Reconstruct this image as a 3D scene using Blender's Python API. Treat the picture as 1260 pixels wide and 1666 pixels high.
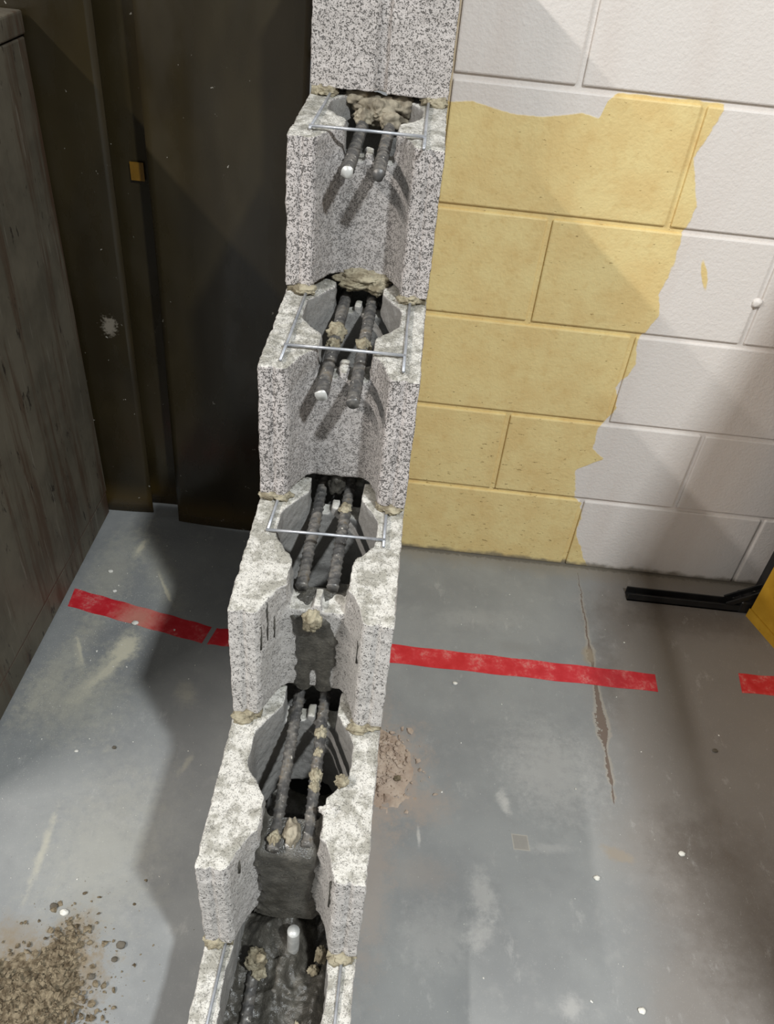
import bpy, bmesh, math, random
import numpy as np
from mathutils import Vector, Matrix

for o in list(bpy.data.objects):
    bpy.data.objects.remove(o, do_unlink=True)
sc = bpy.context.scene
COL = sc.collection

# ---------------------------------------------------------------- camera
cam_d = bpy.data.cameras.new('camera')
cam = bpy.data.objects.new('camera', cam_d)
COL.objects.link(cam)
R_ = Vector((0.994093, 0.069688, 0.083199))
U_ = Vector((-0.108529, 0.639905, 0.760751))
F_ = Vector((0.000224, 0.765287, -0.643689))
cam.matrix_world = Matrix(((R_.x, U_.x, -F_.x, -0.0226), (R_.y, U_.y, -F_.y, -1.2349),
                           (R_.z, U_.z, -F_.z, 1.2959), (0, 0, 0, 1)))
cam_d.sensor_fit = 'VERTICAL'
cam_d.sensor_height = 24.0
cam_d.lens = 1310.17 / 1666 * 24.0
cam_d.clip_start = 0.02
sc.camera = cam

# ---------------------------------------------------------------- world and lights
world = bpy.data.worlds.new('hall')
sc.world = world
world.use_nodes = True
world.node_tree.nodes['Background'].inputs[0].default_value = (0.95, 0.985, 1.0, 1)
world.node_tree.nodes['Background'].inputs[1].default_value = 0.285


def area(name, loc, target, sx, sy, power, col):
    l = bpy.data.lights.new(name, 'AREA')
    l.shape = 'RECTANGLE'
    l.size = sx
    l.size_y = sy
    l.energy = power
    l.color = col
    o = bpy.data.objects.new(name, l)
    COL.objects.link(o)
    o.location = loc
    d = Vector(target) - Vector(loc)
    o.rotation_euler = d.to_track_quat('-Z', 'Y').to_euler()
    return o


# a long ceiling strip on the left running along the new wall, a shorter one to the right, one behind
area('strip_light', (-2.75, -2.3, 3.2), (-2.75, -2.3, 0), 0.12, 2.2, 195, (1.0, 0.95, 0.90))
area('high_bay_light', (1.02, -2.05, 3.2), (1.02, -2.05, 0), 0.15, 0.15, 118, (0.92, 0.97, 1.0))
vs = sc.view_settings
vs.view_transform = 'Standard'
vs.look = 'None'
vs.gamma = 1.0
vs.use_curve_mapping = False
vs.exposure = 0.0

# ---------------------------------------------------------------- helpers
RNG = random.Random(7)


def prop(o, label=None, cat=None, group=None, kind=None):
    if label: o['label'] = label
    if cat: o['category'] = cat
    if group: o['group'] = group
    if kind: o['kind'] = kind
    return o


def link(name, me, mat, parent=None, smooth=False):
    me.name = name
    o = bpy.data.objects.new(name, me)
    COL.objects.link(o)
    if mat is not None and not me.materials:
        me.materials.append(mat)
    if parent is not None:
        o.parent = parent
    if smooth:
        me.polygons.foreach_set('use_smooth', [True] * len(me.polygons))
    return o


def empty(name, loc=(0, 0, 0)):
    o = bpy.data.objects.new(name, None)
    COL.objects.link(o)
    o.location = loc
    o.empty_display_size = 0.05
    return o


def mesh(verts, faces, name='m'):
    me = bpy.data.meshes.new(name)
    me.from_pydata([tuple(map(float, v)) for v in verts], [], faces)
    me.update()
    return me


def bm_mesh(bm):
    bmesh.ops.recalc_face_normals(bm, faces=bm.faces[:])
    me = bpy.data.meshes.new('m')
    bm.to_mesh(me)
    bm.free()
    return me


def box_bm(bm, x0, x1, y0, y1, z0, z1, bevel=0.0, seg=1):
    r = bmesh.ops.create_cube(bm, size=1.0)
    for v in r['verts']:
        v.co = Vector((x0 + (v.co.x + .5) * (x1 - x0), y0 + (v.co.y + .5) * (y1 - y0), z0 + (v.co.z + .5) * (z1 - z0)))
    if bevel:
        es = list({e for v in r['verts'] for e in v.link_edges})
        bmesh.ops.bevel(bm, geom=es, offset=bevel, segments=seg, affect='EDGES', profile=.5)


def box_mesh(x0, x1, y0, y1, z0, z1, bevel=0.0, seg=1):
    bm = bmesh.new()
    box_bm(bm, x0, x1, y0, y1, z0, z1, bevel, seg)
    return bm_mesh(bm)


def prism(poly, z0, z1):
    n = len(poly)
    v = [(x, y, z0) for x, y in poly] + [(x, y, z1) for x, y in poly]
    f = [list(range(n))[::-1], list(range(n, 2 * n))] + [[i, (i + 1) % n, n + (i + 1) % n, n + i] for i in range(n)]
    me = mesh(v, f)
    bm = bmesh.new()
    bm.from_mesh(me)
    bpy.data.meshes.remove(me)
    return bm_mesh(bm)


def rounded(pts, seg=6):
    """pts: list of (x, y, r); returns a polygon with filleted corners"""
    out = []
    n = len(pts)
    for i in range(n):
        x, y, r = pts[i]
        p = Vector((x, y)); a = Vector(pts[i - 1][:2]); b = Vector(pts[(i + 1) % n][:2])
        if r <= 0:
            out.append((x, y)); continue
        da = (a - p).normalized(); db = (b - p).normalized()
        ang = da.angle(db)
        t = min(r / math.tan(ang / 2), (a - p).length * .49, (b - p).length * .49)
        s = p + da * t; e = p + db * t
        for k in range(seg + 1):
            u = k / seg
            q = s * (1 - u) ** 2 + p * 2 * u * (1 - u) + e * u * u
            out.append((q.x, q.y))
    return out


# numpy value noise -------------------------------------------------
def _hash(i, j, k, seed):
    h = (i * 374761393 + j * 668265263 + k * 2147483647 + seed * 1442695041) & 0xFFFFFFFF
    h = ((h ^ (h >> 13)) * 1274126177) & 0xFFFFFFFF
    h = (h ^ (h >> 16)) & 0xFFFFFFFF
    return h.astype(np.float64) / 4294967295.0 * 2 - 1


def vnoise(P, scale, seed=0):
    Q = np.asarray(P, float) * scale
    I = np.floor(Q).astype(np.int64)
    f = Q - I
    f = f * f * (3 - 2 * f)
    out = 0
    for a in (0, 1):
        for b in (0, 1):
            for c in (0, 1):
                w = (f[:, 0] if a else 1 - f[:, 0]) * (f[:, 1] if b else 1 - f[:, 1]) * (f[:, 2] if c else 1 - f[:, 2])
                out = out + w * _hash(I[:, 0] + a, I[:, 1] + b, I[:, 2] + c, seed)
    return out


def fbm(P, scale, seed=0, octaves=3):
    out = 0; a = 1.0
    for o in range(octaves):
        out = out + a * vnoise(P, scale * 2 ** o, seed + o * 17)
        a *= .5
    return out


def get_co(me):
    a = np.empty(len(me.vertices) * 3)
    me.vertices.foreach_get('co', a)
    return a.reshape(-1, 3)


def get_no(me):
    a = np.empty(len(me.vertices) * 3)
    me.vertices.foreach_get('normal', a)
    return a.reshape(-1, 3)


def set_co(me, a):
    me.vertices.foreach_set('co', np.ascontiguousarray(a).ravel())
    me.update()


def lump_mesh(center, radii, seed, amp=.25, freq=2.2, sub=4, flat=None, rot=0):
    bm = bmesh.new()
    bmesh.ops.create_icosphere(bm, subdivisions=sub, radius=1.0)
    me = bpy.data.meshes.new('m')
    bm.to_mesh(me); bm.free()
    P = get_co(me)
    d = 1 + amp * fbm(P + seed * 3.1, freq, seed, 3) + amp * .35 * np.abs(fbm(P + 9, freq * 3, seed + 5, 2))
    P = P * d[:, None] * np.array(radii)
    c, s = math.cos(rot), math.sin(rot)
    P = np.stack([P[:, 0] * c - P[:, 1] * s, P[:, 0] * s + P[:, 1] * c, P[:, 2]], 1) + np.array(center)
    if flat is not None:
        P[:, 2] = np.maximum(P[:, 2], flat)
    set_co(me, P)
    return me


def tube_mesh(pts, r, n=10):
    verts, faces = [], []
    pts = [Vector(p) for p in pts]
    m = len(pts)
    for i, p in enumerate(pts):
        t = (pts[min(i + 1, m - 1)] - pts[max(i - 1, 0)]).normalized()
        u = t.orthogonal().normalized() if abs(t.z) > .9 else t.cross(Vector((0, 0, 1))).normalized()
        w = t.cross(u)
        for k in range(n):
            a = 2 * math.pi * k / n
            verts.append(p + (u * math.cos(a) + w * math.sin(a)) * r)
    for i in range(m - 1):
        for k in range(n):
            faces.append([i * n + k, i * n + (k + 1) % n, (i + 1) * n + (k + 1) % n, (i + 1) * n + k])
    faces.append(list(range(n))[::-1])
    faces.append([(m - 1) * n + k for k in range(n)])
    bm = bmesh.new()
    me = mesh(verts, faces)
    bm.from_mesh(me); bpy.data.meshes.remove(me)
    return bm_mesh(bm)


def join_meshes(mes):
    bm = bmesh.new()
    for me in mes:
        bm.from_mesh(me)
        bpy.data.meshes.remove(me)
    me = bpy.data.meshes.new('m')
    bm.to_mesh(me); bm.free()
    return me


# node expression helper ---------------------------------------------
class X:
    nt = None

    def __init__(self, s): self.s = s

    @staticmethod
    def m(op, *a, clamp=False):
        n = X.nt.nodes.new('ShaderNodeMath'); n.operation = op; n.use_clamp = clamp
        for i, v in enumerate(a):
            if isinstance(v, X): X.nt.links.new(v.s, n.inputs[i])
            else: n.inputs[i].default_value = float(v)
        return X(n.outputs[0])

    def __add__(s, o): return X.m('ADD', s, o)
    __radd__ = __add__
    def __sub__(s, o): return X.m('SUBTRACT', s, o)
    def __rsub__(s, o): return X.m('SUBTRACT', o, s)
    def __mul__(s, o): return X.m('MULTIPLY', s, o)
    __rmul__ = __mul__
    def __truediv__(s, o): return X.m('DIVIDE', s, o)
    def lt(s, o): return X.m('LESS_THAN', s, o)
    def gt(s, o): return X.m('GREATER_THAN', s, o)
    def abs(s): return X.m('ABSOLUTE', s)
    def min(s, o): return X.m('MINIMUM', s, o)
    def max(s, o): return X.m('MAXIMUM', s, o)
    def clamp(s): return X.m('ADD', s, 0, clamp=True)

    def ss(s, a, b, to=(0, 1)):
        n = X.nt.nodes.new('ShaderNodeMapRange'); n.interpolation_type = 'SMOOTHSTEP'
        X.nt.links.new(s.s, n.inputs[0])
        lo, hi = (a, b) if a < b else (b, a)
        n.inputs[1].default_value = lo; n.inputs[2].default_value = hi
        n.inputs[3].default_value, n.inputs[4].default_value = to if a < b else to[::-1]
        return X(n.outputs[0])


class Mat:
    def __init__(self, name, rough=.7, spec=.4, metallic=0.0):
        self.m = bpy.data.materials.new(name)
        self.m.use_nodes = True
        self.nt = self.m.node_tree
        X.nt = self.nt
        self.b = self.nt.nodes['Principled BSDF']
        self.b.inputs['Roughness'].default_value = rough
        self.b.inputs['Specular IOR Level'].default_value = spec
        self.b.inputs['Metallic'].default_value = metallic
        g = self.nt.nodes.new('ShaderNodeNewGeometry')
        self.pos = g.outputs['Position']
        self.nor = g.outputs['Normal']
        sp = self.nt.nodes.new('ShaderNodeSeparateXYZ'); self.nt.links.new(self.pos, sp.inputs[0])
        self.x, self.y, self.z = X(sp.outputs[0]), X(sp.outputs[1]), X(sp.outputs[2])
        sn = self.nt.nodes.new('ShaderNodeSeparateXYZ'); self.nt.links.new(self.nor, sn.inputs[0])
        self.nx, self.ny, self.nz = X(sn.outputs[0]), X(sn.outputs[1]), X(sn.outputs[2])

    def vec(self, sx=1, sy=1, sz=1, off=(0, 0, 0)):
        n = self.nt.nodes.new('ShaderNodeMapping')
        n.inputs['Scale'].default_value = (sx, sy, sz)
        n.inputs['Location'].default_value = off
        self.nt.links.new(self.pos, n.inputs[0])
        return n.outputs[0]

    def noise(self, scale, detail=3, rough=.55, v=None, dist=0.0):
        n = self.nt.nodes.new('ShaderNodeTexNoise')
        n.inputs['Scale'].default_value = scale
        n.inputs['Detail'].default_value = detail
        n.inputs['Roughness'].default_value = rough
        n.inputs['Distortion'].default_value = dist
        self.nt.links.new(v or self.pos, n.inputs['Vector'])
        return X(n.outputs[0])

    def voro(self, scale, feature='F1', v=None, rand=1.0):
        n = self.nt.nodes.new('ShaderNodeTexVoronoi')
        n.feature = feature
        n.inputs['Scale'].default_value = scale
        n.inputs['Randomness'].default_value = rand
        self.nt.links.new(v or self.pos, n.inputs['Vector'])
        return X(n.outputs['Distance'])

    def mix(self, f, a, b):
        n = self.nt.nodes.new('ShaderNodeMix'); n.data_type = 'RGBA'; n.clamp_factor = True
        for s, v in ((n.inputs[0], f), (n.inputs[6], a), (n.inputs[7], b)):
            if isinstance(v, X): self.nt.links.new(v.s, s)
            elif isinstance(v, tuple): s.default_value = (*v, 1) if len(v) == 3 else v
            elif isinstance(v, (int, float)): s.default_value = v
            else: self.nt.links.new(v, s)
        return n.outputs[2]

    def color(self, c):
        if isinstance(c, tuple): self.b.inputs['Base Color'].default_value = (*c, 1)
        else: self.nt.links.new(c, self.b.inputs['Base Color'])

    def rough(self, x): self.nt.links.new(x.s, self.b.inputs['Roughness'])

    def bump(self, h, dist=.002, strength=1.0):
        n = self.nt.nodes.new('ShaderNodeBump')
        n.inputs['Strength'].default_value = strength
        n.inputs['Distance'].default_value = dist
        self.nt.links.new(h.s, n.inputs['Height'])
        self.nt.links.new(n.outputs[0], self.b.inputs['Normal'])

    def curve(self, x, pts, lo, hi):
        """piecewise value over x in [lo, hi]; pts [(x, value 0..1)]"""
        t = (x - lo) / (hi - lo)
        n = self.nt.nodes.new('ShaderNodeFloatCurve')
        self.nt.links.new(t.s, n.inputs['Value'])
        c = n.mapping.curves[0]
        q = [((a - lo) / (hi - lo), b) for a, b in pts]
        q.sort()
        c.points[0].location = q[0]; c.points[1].location = q[-1]
        for a, b in q[1:-1]: c.points.new(a, b)
        for pnt in c.points: pnt.handle_type = 'VECTOR'
        n.mapping.use_clip = False
        n.mapping.update()
        return X(n.outputs[0])

    def blob(self, cx, cy, rx, ry, rot=0.0, soft=.5, wob=None):
        c, s = math.cos(rot), math.sin(rot)
        dx, dy = self.x - cx, self.y - cy
        u = (dx * c + dy * s) / rx
        v = (dy * c - dx * s) / ry
        d = X.m('SQRT', u * u + v * v)
        if wob is not None: d = d + wob
        return d.ss(1 + soft * .5, max(0.0, 1 - soft))


def srgb(r, g, b):
    f = lambda c: ((c / 255 + .055) / 1.055) ** 2.4 if c > 10 else c / 255 / 12.92
    return (f(r), f(g), f(b))


# ---------------------------------------------------------------- materials
def mat_cmu():
    M = Mat('raw_concrete_block', .95, .15)

    def attr(name):
        n = M.nt.nodes.new('ShaderNodeAttribute'); n.attribute_name = name
        return X(n.outputs['Fac'])
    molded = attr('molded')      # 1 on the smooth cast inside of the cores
    coarse = attr('coarse')      # how open the texture of this block is
    n1 = M.noise(520, 3, .6)
    n2 = M.noise(230, 2, .5, M.vec(1, 1, 1, (3, 1, 2)))
    v = M.voro(600)
    pits = ((n1 - .5) * 1.6 + (n2 - .5) * 1.1 + (v - .45) * .55)
    top = M.nz.ss(.55, .85)
    big = M.noise(9, 3)
    smear = M.noise(42, 5, .7, M.vec(1, 1, 1, (7, 2, 5)))
    pit = (pits + (coarse - 1) * .12).ss(.07, .30) * (1 - top * .6) * (1 - molded * .85)
    base = M.mix(big.ss(.35, .65), srgb(188, 182, 178), srgb(204, 197, 193))
    base = M.mix((1 - coarse) * .6, base, srgb(208, 205, 199))
    topc = M.mix(smear.ss(.40, .58), srgb(160, 157, 147), srgb(212, 209, 201))
    topc = M.mix(M.noise(16, 4, .65).ss(.58, .68) * .6, topc, srgb(150, 146, 133))
    base = M.mix(top, base, topc)
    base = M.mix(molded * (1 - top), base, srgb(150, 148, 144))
    fine = M.noise(800, 2)
    base = M.mix(fine.ss(.45, .7) * .40, base, srgb(118, 115, 111))
    c = M.mix(pit * .80, base, srgb(58, 56, 53))
    M.color(c)
    M.bump(smear * .6 - pit * 1.0 + fine * .25, .0022, .8)
    return M.m


def mat_mortar(name='mortar', dark=0.0, wet=False):
    M = Mat(name, .9 if not wet else .35, .2 if not wet else .5)
    a = M.noise(60, 4, .65)
    b = M.noise(300, 3, .6)
    c = M.mix(a.ss(.35, .65), srgb(120, 111, 92), srgb(166, 158, 136))
    c = M.mix(b.ss(.55, .75) * .5, c, srgb(88, 80, 66))
    if wet:
        c = M.mix(a.ss(.35, .68), srgb(62, 60, 55), srgb(84, 81, 74))
        c = M.mix(b.ss(.62, .7) * .5, c, srgb(125, 120, 108))
        M.rough(a.ss(.3, .7, (.22, .5)))
    M.color(c)
    M.bump(b + a * .6, .0018, .7)
    return M.m


def mat_grout_grey():
    M = Mat('half_dry_grout', .75, .3)
    a = M.noise(40, 4, .6)
    b = M.noise(250, 3, .6)
    M.color(M.mix(a.ss(.35, .65), srgb(112, 104, 90), srgb(164, 155, 136)))
    M.bump(b * .5 + a, .002, .6)
    return M.m


def mat_rebar():
    M = Mat('rebar_steel', .42, .5, .25)
    a = M.noise(55, 4, .65)
    b = M.noise(180, 3, .6)
    c = M.mix(a.ss(.4, .65), srgb(84, 83, 82), srgb(128, 124, 118))
    c = M.mix(a.ss(.58, .70) * .6, c, srgb(112, 96, 72))
    c = M.mix(b.ss(.66, .72), c, srgb(214, 210, 200))
    M.color(c)
    M.bump(b, .0008, .5)
    return M.m


def mat_simple(name, col, rough=.5, spec=.5, metal=0.0, col2=None, scale=30, bump=0.0):
    M = Mat(name, rough, spec, metal)
    a = M.noise(scale, 4, .6)
    M.color(M.mix(a.ss(.35, .65), col, col2 or tuple(c * .8 for c in col)))
    if bump: M.bump(M.noise(scale * 6, 3), bump, .6)
    return M.m


def mat_painted_wall():
    M = Mat('painted_block_wall', .55, .35)
    w = M.noise(22, 3, .6)
    w2 = M.noise(90, 3, .6, M.vec(1, 1, 1, (3, 0, 1)))
    wob = (w - .5) * .030 + (w2 - .5) * .005
    # right border of the old yellow paint, left over from before the white coat
    right = [(.0, .47), (.027, .453), (.089, .421), (.184, .411), (.2, .388), (.278, .376), (.313, .425), (.337, .397), (.39, .397), (.441, .421),
             (.485, .405), (.544, .431), (.596, .419), (.649, .441), (.69, .429), (.731, .439), (.802, .435), (.852, .448),
             (.89, .429), (.928, .417), (.957, .425), (.99, .439), (1.02, .44)]
    xb = M.curve(M.z, right, 0, 1.02)
    topb = [(0, .973), (.044, .977), (.115, .965), (.16, .965), (.22, .977), (.249, .973), (.256, 1.0), (.27, 1.012), (.5, 1.012)]
    zt = M.curve(M.x, topb, 0, .5)
    dr = xb + wob * .6 - M.x
    dt = zt + wob * .3 - M.z
    yel = dr.ss(-.0015, .0015) * dt.ss(-.001, .002)
    # two thin runs of yellow showing through the white
    st = M.blob  # (uses x, y) so do these by hand in x, z
    dx = (M.x - .499 + (M.z - .735) * .4 + wob * .3) / .006
    dz = (M.z - .735) / .028
    yel = yel.max(X.m('SQRT', dx * dx + dz * dz).ss(1.1, .7))
    gr = M.noise(14, 4, .6)
    vst = M.noise(9, 4, .6, M.vec(1, 1, .12))
    yc = M.mix(gr.ss(.3, .7), srgb(222, 196, 136), srgb(229, 209, 150))
    yc = M.mix(M.noise(60, 3).ss(.5, .75) * .35, yc, srgb(206, 174, 112))
    wc = M.mix(vst.ss(.4, .7) * .6, srgb(221, 215, 209), srgb(212, 202, 194))
    # scuffs and pocks low down
    sc_ = M.noise(75, 4, .7, M.vec(.6, 1, 1.6))
    low = M.z.ss(.62, .05)
    sc_m = (sc_ + low * .035).ss(.655, .69)
    yc = M.mix(sc_m * .75, yc, srgb(128, 104, 58))
    c = M.mix(yel, wc, yc)
    # grime line at the floor
    g = (M.z + (w - .5) * .03).ss(.016, .002)
    c = M.mix(g * .85, c, srgb(120, 112, 98))
    # left caulk joint stays yellow-brown
    cj = (M.x + wob * .12).ss(.009, .004)
    c = M.mix(cj * .7, c, srgb(186, 158, 98))
    M.color(c)
    roller = M.noise(140, 2, .5)
    M.bump(roller * .6 + M.noise(260, 2) * .35 + yel * .3 + M.noise(45, 2) * .4, .0026, .5)
    return M.m


def mat_floor():
    M = Mat('grey_floor_paint', .5, .45)
    n = M.noise(5, 4, .6); n2 = M.noise(24, 4, .65); n3 = M.noise(110, 3, .65); n4 = M.noise(60, 5, .75, M.vec(1, 1, 1, (5, 3, 0)))
    wob = (n2 - .5) * 1.1 + (n - .5) * .6
    ragged = wob + (n4 - .5) * 2.2
    c = M.mix(n.ss(.35, .65), srgb(129, 131, 131), srgb(141, 143, 142))
    c = M.mix(n2.ss(.52, .75) * .35, c, srgb(156, 156, 153))
    c = M.mix(n4.ss(.5, .75) * .22, c, srgb(124, 124, 121))
    # dirty warm traffic film right of the joint
    film = (M.x + (n - .5) * .22).ss(.38, .54)
    c = M.mix(film * .62, c, srgb(117, 107, 98))
    for cx, cy, rx, ry, f in ((.62, -.60, .12, .16, .6), (.55, -.50, .06, .07, .55), (.70, .05, .20, .05, .75), (.66, -.72, .1, .12, .55),
                              (.47, -.15, .030, .12, .6), (.50, .02, .07, .08, .35), (.28, -.09, .05, .02, .2)):
        c = M.mix(M.blob(cx, cy, rx, ry, 0, .9, wob + (n4 - .5) * 1.0) * f * .8, c, srgb(86, 78, 70))
    # pale scuffs
    scuff = M.noise(17, 6, .75, M.vec(1.3, .7, 1, (2, 4, 0)))
    c = M.mix(scuff.ss(.58, .70) * .30, c, srgb(182, 181, 177))
    c = M.mix((M.noise(40, 6, .8, M.vec(1.6, .5, 1, (9, 1, 0)), .6)).ss(.62, .72) * .30, c, srgb(186, 184, 179))
    for cx, cy, rx, ry, ro, f in ((.24, -.455, .010, .026, .3, .7), (.31, -.533, .05, .010, .1, .25), (.192, -.686, .03, .02, 1, .4),
                                  (.327, -.776, .02, .016, .5, .4), (.091, -.536, .003, .018, .1, .7), (.33, -.38, .09, .1, .4, .35), (.2, -.62, .02, .04, .3, .4),
                                  (.21, -.02, .10, .03, .1, .15), (.12, -.70, .06, .05, .2, .2)):
        c = M.mix(M.blob(cx, cy, rx, ry, ro, .9, ragged) * f, c, srgb(192, 190, 185))
    # cement dust smears on the left
    for cx, cy, rx, ry, ro, f in ((-.520, -.205, .028, .045, -.3, .95), (-.545, -.28, .022, .08, -.4, .7), (-.60, -.235, .009, .05, .45, .65),
                                  (-.485, -.03, .005, .06, .55, .85), (-.574, .085, .011, .036, -.1, .85), (-.57, -.34, .10, .09, -.3, .45),
                                  (-.61, .0, .05, .16, 0, .4), (-.51, .02, .035, .14, .5, .35), (-.62, -.25, .03, .16, -.2, .4), (-.42, -.62, .1, .16, 0, .25), (-.515, -.63, .007, .07, .05, .55),
                                  (-.37, -.30, .02, .03, .5, .4), (-.33, -.45, .006, .02, -.3, .4)):
        c = M.mix(M.blob(cx, cy, rx, ry, ro, .95, ragged) * f, c, srgb(184, 180, 163))
    for cx, cy, rx, ry, ro, f in ((-.517, -.205, .020, .034, -.25, .8), (-.533, -.265, .010, .045, -.45, .6), (-.604, -.22, .004, .035, .5, .6), (-.484, -.035, .0035, .045, .55, .7),
                                  (-.574, .085, .007, .026, -.1, .7)):
        c = M.mix(M.blob(cx, cy, rx, ry, ro, .45, wob * .7 + (n4 - .5) * 1.6) * f, c, srgb(204, 198, 176))
    grit = M.noise(420, 2, .6)
    gz = M.blob(-.57, -.18, .14, .38, -.2, .9, wob)
    c = M.mix(grit.ss(.64, .69) * (gz * .8 + .15), c, srgb(214, 212, 204))
    # tan dust round the mortar spill and along the wall foot
    for cx, cy, rx, ry, f in ((.045, -.42, .06, .1, .95), (.10, -.475, .05, .04, .6), (.02, -.60, .030, .18, .55), (.09, -.60, .06, .03, .3), (.01, -.3, .02, .08, .3)):
        c = M.mix(M.blob(cx, cy, rx, ry, 0, .8, ragged) * f * .9, c, srgb(158, 145, 134))
    # brown dust round the sweepings
    for cx, cy, rx, ry, f in ((-.46, -.82, .10, .06, .95), (-.42, -.77, .035, .055, .8), (-.40, -.81, .05, .05, .6), (-.5, -.76, .05, .03, .45)):
        c = M.mix(M.blob(cx, cy, rx, ry, 0, .8, ragged) * f, c, srgb(126, 112, 90))
    # saw-cut joint with broken edges
    jw = M.curve(M.y, [(-.62, .0), (-.44, .0), (-.42, .002), (-.40, .0005), (-.39, .0035), (-.35, .0030), (-.33, .001), (-.31, .003), (-.29, .009), (-.25, .009), (-.22, .006), (-.18, .004),
                       (-.12, .002), (-.1, .006), (-.08, .006), (-.06, .002), (.0, .0015), (.1, .001), (.2, .0)], -.62, .2)
    jc = (M.x - .441 + (n2 - .5) * .010 + (n3 - .5) * .008).abs()
    jm = (jw * (n3 * 3.0 - .55) - jc).ss(-.0006, .0006) * jw.gt(.0004)
    jh = (jw * 1.5 + .003 - jc + (n4 - .5) * .008).ss(-.002, .003) * jw.ss(.0, .002)
    c = M.mix(jh * .3, c, srgb(180, 168, 148))
    c = M.mix(jm * .85, c, srgb(100, 84, 74))
    c = M.mix(M.blob(.432, -.530, .032, .014, -.3, .4, ragged * .7) * .8, c, srgb(142, 133, 120))
    c = M.mix(M.blob(.436, -.09, .014, .025, 0, .5, ragged * .7) * .7, c, srgb(146, 135, 116))
    # old square patch mark
    dx = (M.x - .266 + (M.y + .527) * .1).abs(); dy = (M.y + .527).abs()
    sq = (dx / .0125).max(dy / .0125) + (n2 - .5) * .3
    c = M.mix(sq.ss(1.1, .98) * .5, c, srgb(142, 134, 122))
    c = M.mix((sq.ss(1.2, 1.1) - sq.ss(1.05, .95)).clamp() * .45, c, srgb(182, 174, 158))
    # dirty edge against the back wall
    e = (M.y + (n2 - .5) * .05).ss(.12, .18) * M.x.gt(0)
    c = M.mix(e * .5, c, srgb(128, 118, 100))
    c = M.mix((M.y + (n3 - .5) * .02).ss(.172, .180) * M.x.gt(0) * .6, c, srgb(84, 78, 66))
    c = M.mix(M.noise(160, 3, .7).ss(.70, .74) * .5, c, srgb(90, 84, 76))
    M.color(c)
    M.rough((n2 * .25 + .38 + film * .12))
    M.bump(n3 * .4 + n2 * .3 - jm * 1.5, .0008, .5)
    return M.m


def mat_cabinet():
    M = Mat('scratched_brown_steel', .55, .35, .0)
    st = M.noise(26, 5, .7, M.vec(1, 1.0, .07))
    st2 = M.noise(95, 4, .7, M.vec(1, 1.0, .06, (0, 2, 1)))
    bl = M.noise(7, 4, .6)
    c = M.mix(bl.ss(.35, .65), srgb(80, 75, 64), srgb(98, 92, 79))
    c = M.mix(st.ss(.48, .64) * .75, c, srgb(70, 52, 38))
    c = M.mix(st2.ss(.62, .66) * .4, c, srgb(128, 124, 112))
    c = M.mix(M.noise(60, 4, .7, M.vec(1, 1, .3)).ss(.62, .67) * .85, c, srgb(40, 34, 28))
    edge = M.y.ss(.10, .18)
    c = M.mix(edge * st.ss(.42, .6) * .6, c, srgb(66, 46, 32))
    # a long scratch following the base
    s = ((M.z - .074 - (bl - .5) * .012).abs()).ss(.003, .0008)
    c = M.mix(s * .8, c, srgb(70, 42, 32))
    M.color(c)
    M.bump(st2 * .4 + bl, .001, .3)
    return M.m


def mat_strip():
    M = Mat('dark_amber_vinyl', .22, .5)
    bl = M.noise(6, 3, .6, M.vec(1, 1, .5))
    c = M.mix(bl.ss(.35, .65), srgb(36, 30, 17), srgb(47, 40, 24))
    low = (M.z + (bl - .5) * .05).ss(.10, .01)
    c = M.mix(low * .45, c, srgb(104, 82, 38))  # amber toward the foot paints the glow of light through the vinyl
    sp = M.noise(55, 3, .7)
    c = M.mix(sp.ss(.712, .73) * .7, c, srgb(170, 166, 156))
    # chalky hand mark
    dx = (M.x + .617) / .018; dz = (M.z - .493) / .026
    d = X.m('SQRT', dx * dx + dz * dz) + (M.noise(160, 3) - .5) * 2.0
    c = M.mix(d.ss(1.0, .4) * .6, c, srgb(150, 142, 128))
    M.color(c)
    M.rough(M.noise(12, 4, .6, M.vec(1, 1, .4)).ss(.3, .7, (.16, .42)))
    M.bump(M.noise(3.5, 2, .5, M.vec(1, 1, .35)), .02, .12)
    return M.m


def mat_tape():
    M = Mat('red_floor_tape', .38, .45)
    a = M.noise(28, 4, .65); b = M.noise(120, 4, .7)
    c = M.mix(a.ss(.3, .7), srgb(190, 32, 42), srgb(206, 56, 64))
    c = M.mix((a.ss(.48, .66) * b.ss(.40, .6)) * .5, c, srgb(206, 150, 140))
    dust = M.blob(-.515, -.125, .05, .05, 0, .9, (b - .5) * 1.2)
    c = M.mix(dust * .6, c, srgb(196, 160, 140))
    dirt = M.blob(.475, -.15, .05, .06, 0, .9, (b - .5) * 1.2)
    c = M.mix(dirt * .45, c, srgb(120, 26, 30))
    M.color(c)
    M.bump(b * .5 + a, .0006, .5)
    return M.m


def mat_yellow():
    M = Mat('worn_yellow_paint', .5, .4)
    a = M.noise(9, 4, .6); b = M.noise(70, 4, .7)
    c = M.mix(a.ss(.35, .65), srgb(176, 132, 34), srgb(196, 152, 48))
    c = M.mix(b.ss(.64, .72) * .7, c, srgb(84, 64, 26))
    M.color(c)
    return M.m


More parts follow.
